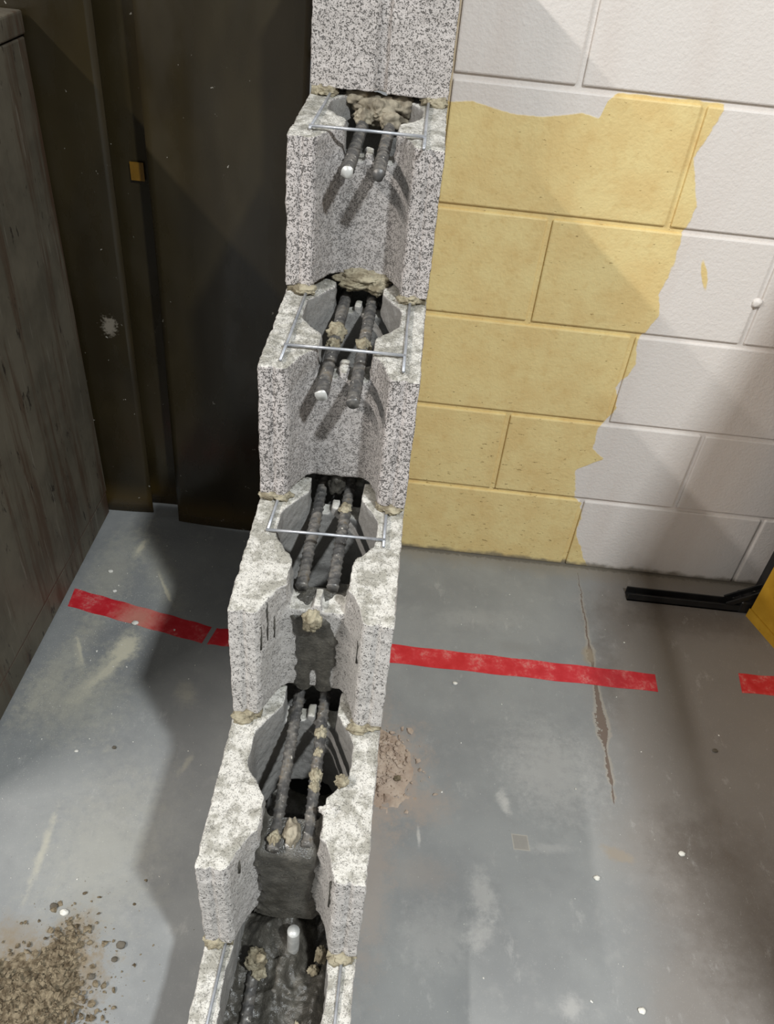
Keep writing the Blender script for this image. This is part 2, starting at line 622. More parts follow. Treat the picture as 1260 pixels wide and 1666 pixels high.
CMU = mat_cmu()
MORTAR = mat_mortar()
WET = mat_mortar('wet_grout', wet=True)
GROUT = mat_grout_grey()
REBAR = mat_rebar()
GALV = mat_simple('galvanised_wire', srgb(168, 172, 178), .4, .5, .6, srgb(196, 199, 204), 60)
CUTEND = mat_simple('sawn_steel_end', srgb(196, 196, 192), .4, .5, .3, srgb(216, 216, 212), 80)
PAINT = mat_painted_wall()
FLOOR = mat_floor()
CAB = mat_cabinet()
VINYL = mat_strip()
TAPE = mat_tape()
YEL = mat_yellow()
BLACK = mat_simple('black_steel', srgb(26, 26, 27), .45, .5, .2, srgb(38, 37, 36), 25)
CRUMB = mat_simple('crumbled_mortar', srgb(88, 77, 61), .95, .15, 0, srgb(136, 124, 103), 120, .001)
DUST = mat_simple('tan_cement_dust', srgb(160, 142, 127), .95, .1, 0, srgb(182, 166, 150), 25, .0015)
WHITECHIP = mat_simple('white_chip', srgb(208, 206, 196), .9, .2, 0, srgb(226, 224, 216), 60, .001)
DARKCHIP = mat_simple('dark_chip', srgb(86, 80, 70), .9, .2, 0, srgb(104, 98, 88), 60, .001)
SWATCH = mat_simple('amber_swatch', srgb(104, 74, 14), .4, .4, 0, srgb(118, 84, 20), 60)

# ---------------------------------------------------------------- setting
YB = 0.186          # face of the old wall
H = 0.2032          # course height
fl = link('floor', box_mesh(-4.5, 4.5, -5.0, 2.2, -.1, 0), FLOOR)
prop(fl, 'grey painted concrete floor with scuffs and cement dust', 'floor', kind='structure')

wb = link('wall_back', box_mesh(.0, 2.7, YB + .005, YB + .19, 0, 2.64), PAINT)
prop(wb, 'old painted block wall, half yellow half white, on the right', 'wall', kind='structure')
J = .0095
blk_cache = {}


def wall_block(x0, x1, k):
    w = x1 - x0
    key = round(w, 4)
    if key not in blk_cache:
        bm = bmesh.new()
        box_bm(bm, 0, w, 0, .03, 0, H - J, .0028, 2)
        me = bm_mesh(bm)
        me.materials.append(PAINT)
        blk_cache[key] = me
    o = bpy.data.objects.new('concrete_block', blk_cache[key])
    COL.objects.link(o)
    o.parent = wb
    o.location = (x0, YB + RNG.uniform(-.0006, .0006), (k - 1) * H + J * .0)
    return o


for k in range(1, 14):
    x = .0075
    first = True
    while x < 2.69:
        n = 1 if (first and k % 2 == 0) else 2
        end = (round((x + .001) / .2032) + n) * .2032
        x1 = min(end - J / 2 + .003, 2.7)
        wall_block(x, x1, k)
        x = end + J / 2 + .003
        first = False
knob = link('paint_blob', lump_mesh((.61, YB - .001, .695), (.009, .006, .009), 3, .12, 2, 3), PAINT, wb, True)

# ---------------------------------------------------------------- the new stepped block wall
W = .194
HB = H - J
wall = empty('unfinished_blockwork', (-.097, -.4, 0))
prop(wall, 'unfinished grey concrete block wall stepping down towards the viewer', 'blockwork')


def W_(o):   # parent keeping world placement
    o.parent = wall
    o.matrix_parent_inverse = Matrix.Translation((.097, .4, 0))
    return o


def boolean_mesh(base, cutters, voxel):
    ob = bpy.data.objects.new('tmp', base)
    COL.objects.link(ob)
    cs = []
    for c in cutters:
        co = bpy.data.objects.new('tmpc', c)
        COL.objects.link(co)
        cs.append(co)
        m = ob.modifiers.new('b', 'BOOLEAN')
        m.operation = 'DIFFERENCE'; m.solver = 'EXACT'; m.object = co
    if voxel:
        r = ob.modifiers.new('r', 'REMESH')
        r.mode = 'VOXEL'; r.voxel_size = voxel; r.use_smooth_shade = True
    dg = bpy.context.evaluated_depsgraph_get()
    dg.update()
    me = bpy.data.meshes.new_from_object(ob.evaluated_get(dg))
    for o in [ob] + cs:
        d = o.data
        bpy.data.objects.remove(o, do_unlink=True)
        bpy.data.meshes.remove(d)
    return me


def ear_outline(L, both=True):
    """plan of a stretcher block; x from -W to 0, front end at y=0: two ears, grooved, with a dished web between"""
    g = .004
    front = [(-W, 0), (-W + .0145, 0), (-W + .0165, g), (-W + .0195, g), (-W + .0215, 0), (-.161, 0), (-.157, .004), (-.149, .026), (-.139, .046), (-.131, .053),
             (-.060, .053), (-.052, .046), (-.043, .026), (-.037, .004), (-.033, 0), (-.0215, 0), (-.0195, g), (-.0165, g), (-.0145, 0), (0, 0)]
    if both:
        back = [(x, L - y) for x, y in front][::-1]
    else:
        back = [(0, L), (-W, L)]
    return front + back


def core_poly(y0, y1):
    p = [(-.128, y1, .02), (-.161, y1 - .052, .025), (-.161, y0 + .045, .03), (-.128, y0 + .002, .02), (-.097, y0 - .006, .02), (-.066, y0 + .002, .02), (-.033, y0 + .045, .03),
         (-.033, y1 - .052, .025), (-.066, y1, .02), (-.097, y1 + .004, .02)]
    return rounded(p, 5)[::-1]


def new_block(yf, k, L, notch, seed, half=False):
    z0 = (k - 1) * H
    if half:
        gx = -.094
        poly = [(-W, 0), (gx - .011, 0), (gx - .006, .009), (gx + .006, .010), (gx + .0075, 0), (0, 0), (0, L), (-W, L)]
        base = prism(poly, 0, HB)
        cut = [prism(rounded([(-.158, .04, .03), (-.036, .04, .03), (-.036, .15, .03), (-.158, .15, .03)]), -.1, .4)]
    else:
        base = prism(ear_outline(L), 0, HB)
        cut = [prism(core_poly(.090, .236), -.1, .4), prism(rounded([(-.158, .262, .02), (-.036, .262, .02), (-.036, .31, .02), (-.158, .31, .02)]), -.1, .4)]
        for (x0, x1, d) in notch:
            cut.append(box_mesh(x0, x1, -.02 if d > .1 else .03, L - .03, HB - d, HB + .1))
    me = boolean_mesh(base, cut, .0026)
    P = get_co(me); N = get_no(me)
    d = .0007 * fbm(P + seed * .37, 160, seed, 2) + .0009 * fbm(P + seed, 45, seed + 9, 2)
    # broken rims: top rims and the notches are rougher
    rim = np.clip(1 - np.abs(P[:, 2] - HB) / .012, 0, 1) + np.clip(1 - P[:, 2] / .008, 0, 1) * .6
    web = np.exp(-((P[:, 0] + .094) / .045) ** 2) * (P[:, 1] < .13) * np.clip((P[:, 2] - HB + .07) / .03, 0, 1)
    chip = np.minimum(fbm(P, 70, seed + 31, 3), .1)
    d = d + rim * .0012 * chip * 1.5 + (0 if half else 1) * web * .0030 * fbm(P, 60, seed + 40, 3)
    P = P + N * d[:, None]
    set_co(me, P)
    if half:
        mold = np.zeros(len(P))
    else:
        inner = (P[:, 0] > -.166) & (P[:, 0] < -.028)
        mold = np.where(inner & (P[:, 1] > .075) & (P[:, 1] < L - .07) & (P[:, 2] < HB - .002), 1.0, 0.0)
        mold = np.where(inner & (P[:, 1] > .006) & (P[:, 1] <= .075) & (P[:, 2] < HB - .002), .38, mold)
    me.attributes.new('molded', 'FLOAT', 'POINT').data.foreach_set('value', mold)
    me.attributes.new('coarse', 'FLOAT', 'POINT').data.foreach_set('value', np.full(len(P), {6: .75, 5: 1.0, 4: 1.0}.get(k, .1)))
    o = link('concrete_block', me, CMU, None, True)
    W_(o)
    o.location = (0, yf, z0)
    return o


STD = [(-.129, -.061, .029), (-.129, -.101, .040), (-.091, -.062, .040)]
DEEP = [(-.132, -.058, .034), (-.131, -.101, .045), (-.090, -.060, .045)]
LOW = [(-.158, -.036, .105)]
S = .204
front = {0: None, 1: STD, 2: STD, 3: DEEP, 4: DEEP, 5: LOW}
for i in range(6):
    k = 6 - i
    if i == 0:
        new_block(0.0, 6, .186, None, 1, half=True)
    else:
        new_block(-S * i, k, .39, front[i], i * 5 + 2)


def solid_block(y0, y1, k):
    bm = bmesh.new()
    box_bm(bm, -W, 0, y0, y1, 0, HB, .002, 1)
    me = bm_mesh(bm)
    me.attributes.new('coarse', 'FLOAT', 'POINT').data.foreach_set('value', [.5] * len(me.vertices))
    o = link('concrete_block', me, CMU)
    W_(o)
    o.location = (0, 0, (k - 1) * H)


for i, k in ((2, 4), (3, 3), (4, 2), (5, 1)):
    y = -S * i + .39 + .010
    if i > 2:      # the next block can be glimpsed down the cores
        new_block(y, k, .39, front[i], 60 + i)
        y += .40
    while y < .18:
        y1 = min(y + .39, .186)
        solid_block(y, y1, k)
        y = y1 + .010


def mortar_strip(x0, x1, y0, y1, z0, z1, seed):
    """bed joint on one face shell, lumpy at its free end"""
    ny = max(4, int((y1 - y0) / .004)); nx = 10; nz = 4
    bm = bmesh.new()
    box_bm(bm, 0, 1, 0, 1, 0, 1)
    me = bm_mesh(bm)
    bpy.data.meshes.remove(me)
    verts, faces, idx = [], [], {}
    # closed tube of nx*nz ring along y
    ring = [(a / nx, 0) for a in range(nx)] + [(1, c / nz) for c in range(nz)] + [(1 - a / nx, 1) for a in range(nx)] + [(0, 1 - c / nz) for c in range(nz)]
    n = len(ring)
    for j in range(ny + 1):
        for (a, c) in ring:
            verts.append((x0 + a * (x1 - x0), y0 + (y1 - y0) * j / ny, z0 + c * (z1 - z0)))
    for j in range(ny):
        for q in range(n):
            faces.append([j * n + q, j * n + (q + 1) % n, (j + 1) * n + (q + 1) % n, (j + 1) * n + q])
    faces.append(list(range(n))); faces.append([ny * n + q for q in range(n)][::-1])
    P = np.array(verts)
    d = np.stack([fbm(P, 60, seed, 3), fbm(P, 60, seed + 3, 3), np.zeros(len(P))], 1) * .0016
    end = np.exp(-(P[:, 1] - y0) / .02)
    d[:, 1] += end * .005 * fbm(P, 45, seed + 8, 2)
    mid = np.abs((P[:, 2] - z0) / (z1 - z0) - .5)
    d[:, 0] += end * .002 * fbm(P, 40, seed + 12, 2)
    me = mesh(P + d, faces)
    bm = bmesh.new(); bm.from_mesh(me); bpy.data.meshes.remove(me)
    me = bm_mesh(bm)
    return me


# bed joints: one part per side and course
for i in range(0, 5):
    k = 6 - i
    yf = -S * i
    zt = (k - 1) * H
    zb = zt - J - .0005
    for side, (x0, x1) in enumerate(((-W + .002, -.158), (-.036, -.002))):
        parts = [mortar_strip(x0, x1, yf + .001, YB, zb, zt + .0005, 50 + i * 7 + side)]
        # mortar squeezed out under the ears
        xc = (x0 + x1) / 2
        rs = random.Random(i * 10 + side)
        for q in range(3):
            parts.append(lump_mesh((xc + rs.uniform(-.011, .011), yf + rs.uniform(-.002, .010), zt - .006 + rs.uniform(-.001, .003)),
                                   (rs.uniform(.009, .015), rs.uniform(.007, .012), rs.uniform(.005, .0075)), i * 31 + side * 7 + q, .32, 2.4, 4))
        o = link('mortar_joint', join_meshes(parts), MORTAR, None, True)
        W_(o)
# head joints between blocks of one course
hj = {}
for i, k in ((2, 4), (3, 3), (4, 2), (5, 1)):
    y = -S * i + .39
    while y < .18:
        for q, (x0, x1) in enumerate(((-W + .003, -.158), (-.036, -.003))):
            if q not in hj:
                hj[q] = box_mesh(x0, x1, -.002, .012, 0, HB)
                hj[q].materials.append(MORTAR)
            o = bpy.data.objects.new('mortar_joint', hj[q]); COL.objects.link(o); W_(o)
            o.location = (0, y, (k - 1) * H)
        y += .40


# ---- reinforcing bars
def rebar_mesh(L, r=.0078, pitch=.0115):
    """bar along +y from 0 to L with slanted ribs and two long ribs"""
    nr = 28; ny = int(L / .0014)
    th = np.arange(nr) * 2 * np.pi / nr
    ys = np.linspace(0, L, ny + 1)
    T, Y = np.meshgrid(th, ys)
    half = (T > np.pi)
    ph = np.mod(Y / pitch + np.where(half, -1, 1) * (np.mod(T, np.pi) / np.pi) * .9 + half * .5, 1.0)
    rib = np.exp(-((ph - .5) / .13) ** 2) * np.clip(np.abs(np.sin(T)) * 2.2, 0, 1)
    lon = np.exp(-(np.sin(T) / .18) ** 2)
    Rr = r * .92 + 0.0015 * np.maximum(rib, lon * .9)
    P = np.stack([Rr * np.cos(T), Y, Rr * np.sin(T)], -1).reshape(-1, 3)
    P = P + fbm(P, 120, 3, 2)[:, None] * np.array([.0003, 0, .0003])
    faces = []
    for j in range(ny):
        for q in range(nr):
            faces.append([j * nr + q, (j + 1) * nr + q, (j + 1) * nr + (q + 1) % nr, j * nr + (q + 1) % nr])
    me = mesh(P, faces)
    # front cap
    bm = bmesh.new(); bm.from_mesh(me); bpy.data.meshes.remove(me)
    bm.verts.ensure_lookup_table()
    f1 = bm.faces.new([bm.verts[q] for q in range(nr)])
    f2 = bm.faces.new([bm.verts[ny * nr + q] for q in range(nr)][::-1])
    f1.material_index = 1
    me = bm_mesh(bm)
    return me


bar_defs = [  # course index i, x, y front (relative to course end), x drift, length, bare-cut end colour, clumps
    (1, -.1155, -.022, .0, .30, True, []),
    (1, -.0775, -.020, .0, .30, False, []),
    (2, -.1160, -.004, .0, .42, True, [(.155, 1.15), (.120, .85)]),
    (2, -.0770, -.014, .0, .42, False, [(.135, .95)]),
    (3, -.1190, .082, .0, .42, False, []),
    (3, -.0800, .085, .0, .42, False, [(.150, .8)]),
    (4, -.1140, .047, -.006, .46, False, [(.012, .75)]),
    (4, -.0740, .056, -.014, .46, False, [(.075, .72), (.092, .82), (.125, .6), (.155, .78)]),
]
bar_cache = {}
for bi, (i, x, y, drift, L, bright, clumps) in enumerate(bar_defs):
    k = 6 - i
    zt = (k - 1) * H + HB
    key = (L, bright)
    if key not in bar_cache:
        me = rebar_mesh(L)
        me.materials.append(REBAR)
        me.materials.append(CUTEND if bright else REBAR)
        bar_cache[key] = me
    o = bpy.data.objects.new('rebar', bar_cache[key])
    COL.objects.link(o)
    W_(o)
    dz = -.0300 if i < 3 else -.034
    o.location = (x, -S * i + y, zt + dz)
    o.rotation_euler = (0, RNG.uniform(0, 3), math.atan2(-drift, L))
    for c in o.data.polygons: c.use_smooth = True
    for ci, (cy, s) in enumerate(clumps):
        c = link('mortar_clump', lump_mesh((0, 0, 0), (.0105 * s, .0125 * s, .009 * s), bi * 9 + ci, .34, 2.6, 4), MORTAR, None, True)
        c.parent = o
        t = cy / L
        ang = -o.rotation_euler.y
        c.location = (.002 * math.cos(ang) + .003 * math.sin(-ang), cy, .003)
        c.location = (math.sin(-o.rotation_euler.y) * .004, cy, math.cos(o.rotation_euler.y) * .004)

# dowel standing in the wet grout of the lowest course
dw = tube_mesh([(0, 0, 0), (.0, 0, .03), (.001, -.001, .06), (.001, -.001, .094), (.001, -.001, .097)], .0082, 16)
o = link('dowel', dw, CUTEND, None, True)
W_(o)
o.location = (-.0855, -.787, .094)
o['label'] = 'pale sawn steel dowel standing in wet grout'


# ---- ladder wire in the bed joints
def ladder(i, xl, yl, xr, yr, ycross, ends):
    k = 6 - i
    zt = (k - 1) * H + HB + .0028
    yf = -S * i
    root = link('side_rod', tube_mesh([(xl + .004, yf + ends, zt + .001), (xl + .002, yf + (yl + ends) / 2, zt), (xl, yf + yl, zt + .0006)], .0021, 8), GALV, None, True)
    root.name = 'wire_ladder'
    W_(root)
    a = link('side_rod', tube_mesh([(xr, yf + ends, zt + .001), (xr, yf + (yr + ends) / 2, zt), (xr + .001, yf + yr, zt + .0006)], .0021, 8), GALV, root, True)
    if ycross is not None:
        b = link('cross_rod', tube_mesh([(xl - .002, yf + ycross - .002, zt + .002), ((xl + xr) / 2, yf + ycross + .001, zt + .0022), (xr + .002, yf + ycross + .003, zt + .002)], .0020, 8), GALV, root, True)


ladder(1, -.168, .022, -.0265, -.012, .030, .24)
ladder(2, -.168, .012, -.0220, .016, .050, .24)
ladder(3, -.1715, .138, -.0230, .131, .140, .26)
ladder(5, -.171, .01, -.0180, .01, None, .26)


# ---- grout
def drape(i, pts, zlo, zhi, seed, mat, thick=.010, name='grout_run', split=None):
    """wet grout running down the web; pts = [(z fraction from top 0..1, xl, xr)]"""
    k = 6 - i
    yf = -S * i
    zt = (k - 1) * H + HB
    nu, nv = 60, 110
    zz = np.linspace(zhi, zlo, nv + 1)
    fr = np.linspace(0, 1, nv + 1)
    xl = np.interp(fr, [p[0] for p in pts], [p[1] for p in pts])
    xr = np.interp(fr, [p[0] for p in pts], [p[2] for p in pts])
    xs = np.linspace(-.140, -.052, nu + 1)
    XX, ZZ = np.meshgrid(xs, zz)
    P = np.stack([XX, np.zeros_like(XX), ZZ], -1).reshape(-1, 3)
    n = fbm(P, 70, seed, 3).reshape(XX.shape)
    n2 = fbm(P, 28, seed + 4, 2).reshape(XX.shape)
    e = np.minimum(XX - xl[:, None], xr[:, None] - XX) + n * .0028
    if split is not None:
        e = np.minimum(e, np.where(fr[:, None] > split, np.abs(XX + .097) - .0045 * np.clip((fr[:, None] - split) / .08, 0, 1), 1))
    t = np.clip(e / .006, -1, 1)
    th = np.where(t > 0, np.sqrt(np.maximum(t, 0)) * thick * (1 + .22 * n2), t * .006) + n * .0003 * (t > 0)
    # surface of the web in plan: dished
    face = np.interp(XX, [-.149, -.139, -.131, -.060, -.052, -.043], [.026, .046, .053, .053, .046, .026])
    # upper lip rolls back over the web
    up = np.clip((ZZ - (zhi - .02)) / .02, 0, 1)
    Y = face - th + up ** 2 * .042
    verts = np.stack([XX, yf + Y, zt + ZZ], -1).reshape(-1, 3)
    faces = []
    for a in range(nv):
        for b in range(nu):
            q = a * (nu + 1) + b
            faces.append([q, q + nu + 1, q + nu + 2, q + 1])
    me = mesh(verts, faces)
    o = link(name, me, mat, None, True)
    W_(o)
    return o


drape(3, [(0, -.118, -.080), (.08, -.130, -.086), (.18, -.124, -.076), (.35, -.120, -.068), (.6, -.1195, -.069), (.8, -.120, -.072), (1, -.121, -.073)], -.197, -.040, 5, WET, .0045, split=.72)
drape(4, [(0, -.130, -.062), (.15, -.136, -.060), (.4, -.133, -.064), (.7, -.130, -.066), (1, -.139, -.055)], -.205, -.028, 9, WET, .009)
# thin dribbles of grout on the cheeks
for x, y, za, zb_ in ((-.1565, .007, -.030, -.072), (-.1515, .021, -.004, -.070), (-.1455, .034, -.040, -.078), (-.0395, .013, -.045, -.085)):
    zt = 2 * H + HB
    m = tube_mesh([(x, -S * 3 + y, zt + za), (x + .0006, -S * 3 + y, zt + (za + zb_) / 2), (x, -S * 3 + y, zt + zb_)], .0017, 8)
    W_(link('grout_dribble', m, WET, None, True))
for x, y, za, zb_ in ((-.150, .024, -.022, -.050), (-.040, .014, -.03, -.09)):
    zt = H + HB
    m = tube_mesh([(x, -S * 4 + y, zt + za), (x + .0006, -S * 4 + y, zt + (za + zb_) / 2), (x, -S * 4 + y, zt + zb_)], .0022, 8)
    W_(link('grout_dribble', m, WET, None, True))


def height_mesh(x0, x1, y0, y1, fn, step=.002):
    nx = int((x1 - x0) / step); ny = int((y1 - y0) / step)
    X_, Y_ = np.meshgrid(np.linspace(x0, x1, nx + 1), np.linspace(y0, y1, ny + 1))
    P = np.stack([X_, Y_, np.zeros_like(X_)], -1).reshape(-1, 3)
    P[:, 2] = fn(P)
    faces = []
    for a in range(ny):
        for b in range(nx):
            q = a * (nx + 1) + b
            faces.append([q, q + 1, q + nx + 2, q + nx + 1])
    return mesh(P, faces)


def gf(P):
    z = .112 + .004 * fbm(P, 30, 3, 3) + .002 * fbm(P, 120, 8, 2)
    g = lambda cx, cy, rx, ry: np.exp(-((P[:, 0] - cx) / rx) ** 2 - ((P[:, 1] - cy) / ry) ** 2)
    z += .045 * g(-.094, -.760, .030, .022)           # mound behind the dowel
    z += .020 * g(-.0855, -.79, .016, .014)
    z += .018 * g(-.125, -.77, .02, .03)
    z += .010 * np.exp(-((P[:, 0] + .100) / .010) ** 2) * (P[:, 1] < -.80)
    z += .012 * np.exp(-((P[:, 0] + .048) / .012) ** 2)
    z -= .03 * g(-.052, -.775, .012, .03)
    z += .006 * np.maximum(fbm(P, 75, 21, 2), 0) * (P[:, 1] > -.84)
    return z


o = link('grout_bed', height_mesh(-.163, -.030, -.98, -.66, gf), WET, None, True)
W_(o)
o['label'] = 'dark wet grout filling the lowest course'
b = bpy.data.objects.new('rebar', bar_cache[(.30, False)])
COL.objects.link(b); W_(b)
b.location = (-.1285, -1.10, .118)
b.rotation_euler = (0, 1.2, .015)

# half-dry grout heaped in the core under the top block
parts = []
for q, (x, y, z, rx, ry, rz) in enumerate(((-.094, .02, -.018, .040, .03, .020), (-.124, .025, -.006, .022, .022, .014), (-.066, .022, -.010, .024, .02, .016),
                                         (-.1155, -.012, -.022, .013, .012, .012), (-.0775, -.012, -.022, .014, .012, .012), (-.094, -.004, -.010, .014, .012, .012))):
    parts.append(lump_mesh((x, y, 5 * H - J + z), (rx, ry, rz), 70 + q, .30, 2.2, 4))
o = link('grout_heap', join_meshes(parts), GROUT, None, True); W_(o)
# tan mortar hanging at the foot of the second course
parts = [lump_mesh((-.092, -S + .052, 4 * H - .004), (.033, .012, .013), 91, .30, 2.6, 5), lump_mesh((-.070, -S + .048, 4 * H - .012), (.013, .012, .012), 92, .35, 2.5, 4),
         lump_mesh((-.105, -S + .050, 4 * H - .010), (.020, .011, .010), 93, .35, 2.5, 4)]
o = link('mortar_lump', join_meshes(parts), MORTAR, None, True); W_(o)
# grout drip between the bars of the fourth course
o = link('grout_drip', lump_mesh((-.098, -.408 + .075, 3 * H - .025), (.012, .014, .022), 95, .25, 2, 4), WET, None, True); W_(o)
o = link('grout_stub', lump_mesh((-.0950, -.816 + .070, 2 * H - J - .034), (.0105, .016, .017), 97, .22, 2.4, 4), GROUT, None, True); W_(o)
# crumbs of mortar on the third course web and in the wet grout
for q, (x, y, z, rx, ry, rz) in enumerate(((-.098, -.612 + .036, 3 * H - J - .040, .010, .008, .014), (-.100, -.612 + .040, 3 * H - J - .056, .009, .006, .010),
                                         (-.131, -.816 + .008, .140, .013, .011, .018), (-.126, -.816 - .002, .124, .009, .009, .010), (-.047, -.79, .128, .007, .009, .016),
                                         (-.054, -.805, .115, .007, .006, .006), (-.066, -.874, .112, .004, .007, .006), (-.042, -.816 + .122, 2 * H - J + .006, .0075, .007, .007),
                                         (-.050, -.816 + .088, 2 * H - J - .006, .012, .008, .008))):
    o = link('mortar_clump', lump_mesh((x, y, z), (rx, ry, rz), 110 + q, .4, 2.4, 4), MORTAR if q != 8 else CMU, None, True); W_(o)

# ---------------------------------------------------------------- steel cabinet on the left
CX = -.677
cb = empty('steel_cabinet', (CX - .25, -.19, 0))
prop(cb, 'tall scratched brown-grey steel cabinet standing at the left edge', 'cabinet')


def C_(o, root, loc):
    o.parent = root
    o.matrix_parent_inverse = Matrix.Translation(tuple(-c for c in loc))
    return o


cl = (CX - .25, -.19, 0)
C_(link('cabinet_body', box_mesh(CX - .5, CX, -.575, .188, .07, 1.000, .003, 2), CAB), cb, cl)
C_(link('base_plinth', box_mesh(CX - .497, CX - .0015, -.572, .185, 0.009, .0695, .002, 1), CAB), cb, cl)
for fx in (CX - .46, CX - .045):
    for fy in (-.54, .13):
        C_(link('foot', box_mesh(fx, fx + .03, fy, fy + .03, 0, .010), BLACK), cb, cl)
C_(link('top_rail', box_mesh(CX - .502, CX + .002, -.577, .190, 1.003, 1.036, .003, 2), CAB), cb, cl)

# ---------------------------------------------------------------- curtain strips
def strip(name_lab, x0, x1, y, bow, z0, seed, lean=0.0):
    nx, nz = 24, 60
    verts, faces = [], []
    th = .003
    for s in (0, 1):
        for a in range(nz + 1):
            z = z0 + (2.5 - z0) * a / nz
            for b in range(nx + 1):
                u = b / nx
                yy = y + bow * (1 - (2 * u - 1) ** 2) + .006 * math.sin(z * 2.3 + seed) * (u - .5) + s * th
                verts.append((x0 + (x1 - x0) * u + lean * z, yy, z))
    N_ = (nx + 1) * (nz + 1)
    for a in range(nz):
        for b in range(nx):
            q = a * (nx + 1) + b
            faces.append([q, q + 1, q + nx + 2, q + nx + 1])
            faces.append([N_ + q, N_ + q + nx + 1, N_ + q + nx + 2, N_ + q + 1])
    for a in range(nz):
        for b in (0, nx):
            q = a * (nx + 1) + b
            faces.append([q, q + nx + 1, N_ + q + nx + 1, N_ + q])
    for b in range(nx):
        for a in (0, nz):
            q = a * (nx + 1) + b
            faces.append([q, q + 1, N_ + q + 1, N_ + q])
    me = mesh(verts, faces)
    bm = bmesh.new(); bm.from_mesh(me); bpy.data.meshes.remove(me)
    o = link('curtain_strip', bm_mesh(bm), VINYL, None, True)
    prop(o, name_lab, 'curtain strip', 'dark vinyl strips hanging left of the new wall')
    return o


strip('dark brown vinyl curtain strip hanging right behind the steel cabinet', -.90, -.580, .203, -.006, .004, 1.0, .012)
mid = strip('narrow recessed brown vinyl strip between the two wider front strips', -.66, -.44, .236, .004, .006, 2.2, .012)
strip('wide dark brown vinyl curtain strip beside the stepped block wall', -.513, -.236, .184, -.006, .003, 3.7, .0165)
st = link('swatch', box_mesh(-.548 + .0, -.523, .2335, .2352, .776, .808), SWATCH, mid)  # thin amber square just in front of the middle strip
st['label'] = 'small square amber sticker'
# the lintel the strips hang from
lt = link('trim_1', box_mesh(-1.4, -.0, YB + .01, YB + .2, 2.45, 2.64), PAINT)
prop(lt, 'painted lintel over the strip curtain', 'lintel', kind='structure')
wl = link('wall_left', box_mesh(-2.9, -.88, YB + .06, YB + .25, 0, 2.64), PAINT)
prop(wl, 'painted wall beyond the strip curtain on the left', 'wall', kind='structure')

# ---------------------------------------------------------------- red floor tape
def tape(quad, lab, ragged=.0):
    (ax, ay), (bx, by), (cx, cy), (dx, dy) = quad     # top-left, top-right, bottom-right, bottom-left
    n = 40
    top, bot = [], []
    for j in range(n + 1):
        t = j / n
        w1 = .0009 * math.sin(t * 37 + ax * 9); w2 = .0009 * math.sin(t * 29 + ay * 7)
        top.append((ax + (bx - ax) * t, ay + (by - ay) * t + w1)); bot.append((dx + (cx - dx) * t, dy + (cy - dy) * t + w2))
    z0, z1 = .0, .0006
    v = [(x, y, z1) for x, y in top] + [(x, y, z1) for x, y in bot] + [(x, y, z0) for x, y in top] + [(x, y, z0) for x, y in bot]
    m = n + 1
    f = []
    for j in range(n):
        f.append([m + j, m + j + 1, j + 1, j])
        f.append([j, j + 1, 2 * m + j + 1, 2 * m + j])
        f.append([m + j + 1, m + j, 3 * m + j, 3 * m + j + 1])
    f.append([0, 2 * m, 3 * m, m]); f.append([n, m + n, 3 * m + n, 2 * m + n])
    me = mesh(v, f)
    o = link('floor_tape', me, TAPE)
    return prop(o, lab, 'tape', 'red tape strips on the floor')


tape([(-.672, -.062), (-.36, -.127), (-.37, -.173), (-.668, -.113)], 'dusty red floor tape strip starting at the steel cabinet')
tape([(-.349, -.129), (-.196, -.126), (-.196, -.174), (-.359, -.1735)], 'short red floor tape end against left side of block wall')
tape([(.002, -.1205), (.572, -.124), (.570, -.170), (.002, -.170)], 'long red floor tape strip from block wall across the floor joint')
tape([(.755, -.097), (1.15, -.085), (1.15, -.137), (.749, -.148)], 'red floor tape strip at the right edge near the yellow machine')

# ---------------------------------------------------------------- black stand and yellow machine on the right
bs = empty('steel_stand', (.72, .11, 0))
bl = (.72, .11, 0)
prop(bs, 'black steel channel foot with angled brace and post at the right wall', 'stand')
bm = bmesh.new()
box_bm(bm, .546, .84, .086, .0890, .0, .020)
box_bm(bm, .546, .84, .109, .1120, .0, .020)
box_bm(bm, .546, .84, .086, .1120, .0, .004)
C_(link('foot_channel', bm_mesh(bm), BLACK), bs, bl)


def bar_between(a, b, w, h):
    a = Vector(a); b = Vector(b); t = (b - a).normalized()
    s = t.cross(Vector((0, 0, 1))).normalized() * w / 2
    u = s.cross(t).normalized() * h / 2
    v = [a - s - u, a + s - u, a + s + u, a - s + u, b - s - u, b + s - u, b + s + u, b - s + u]
    me = mesh(v, [[0, 1, 2, 3], [4, 7, 6, 5], [0, 4, 5, 1], [1, 5, 6, 2], [2, 6, 7, 3], [3, 7, 4, 0]])
    b_ = bmesh.new(); b_.from_mesh(me); bpy.data.meshes.remove(me)
    return bm_mesh(b_)


C_(link('brace', bar_between((.772, .090, .018), (.86, .090, .080), .004, .012), BLACK), bs, bl)
C_(link('brace', bar_between((.772, .112, .018), (.86, .112, .080), .004, .012), BLACK), bs, bl)
C_(link('foot_sleeve', box_mesh(.80, .90, .084, .128, 0, .034, .003, 1), BLACK), bs, bl)
C_(link('post', box_mesh(.838, .888, .080, .136, .0345, 1.75, .004, 1), BLACK), bs, bl)

ym = empty('machine_housing', (1.2, -.15, 0))
yl_ = (1.2, -.15, 0)
prop(ym, 'worn yellow steel machine housing in front of the black stand, right edge', 'machine')
def slab(e, z0, z1):
    return prism([(.818 + e, .078 - e * .3), (1.008 + e, -.384 + e), (1.6 - e, -.384 + e), (1.6 - e, .078 - e * .3)], z0, z1)


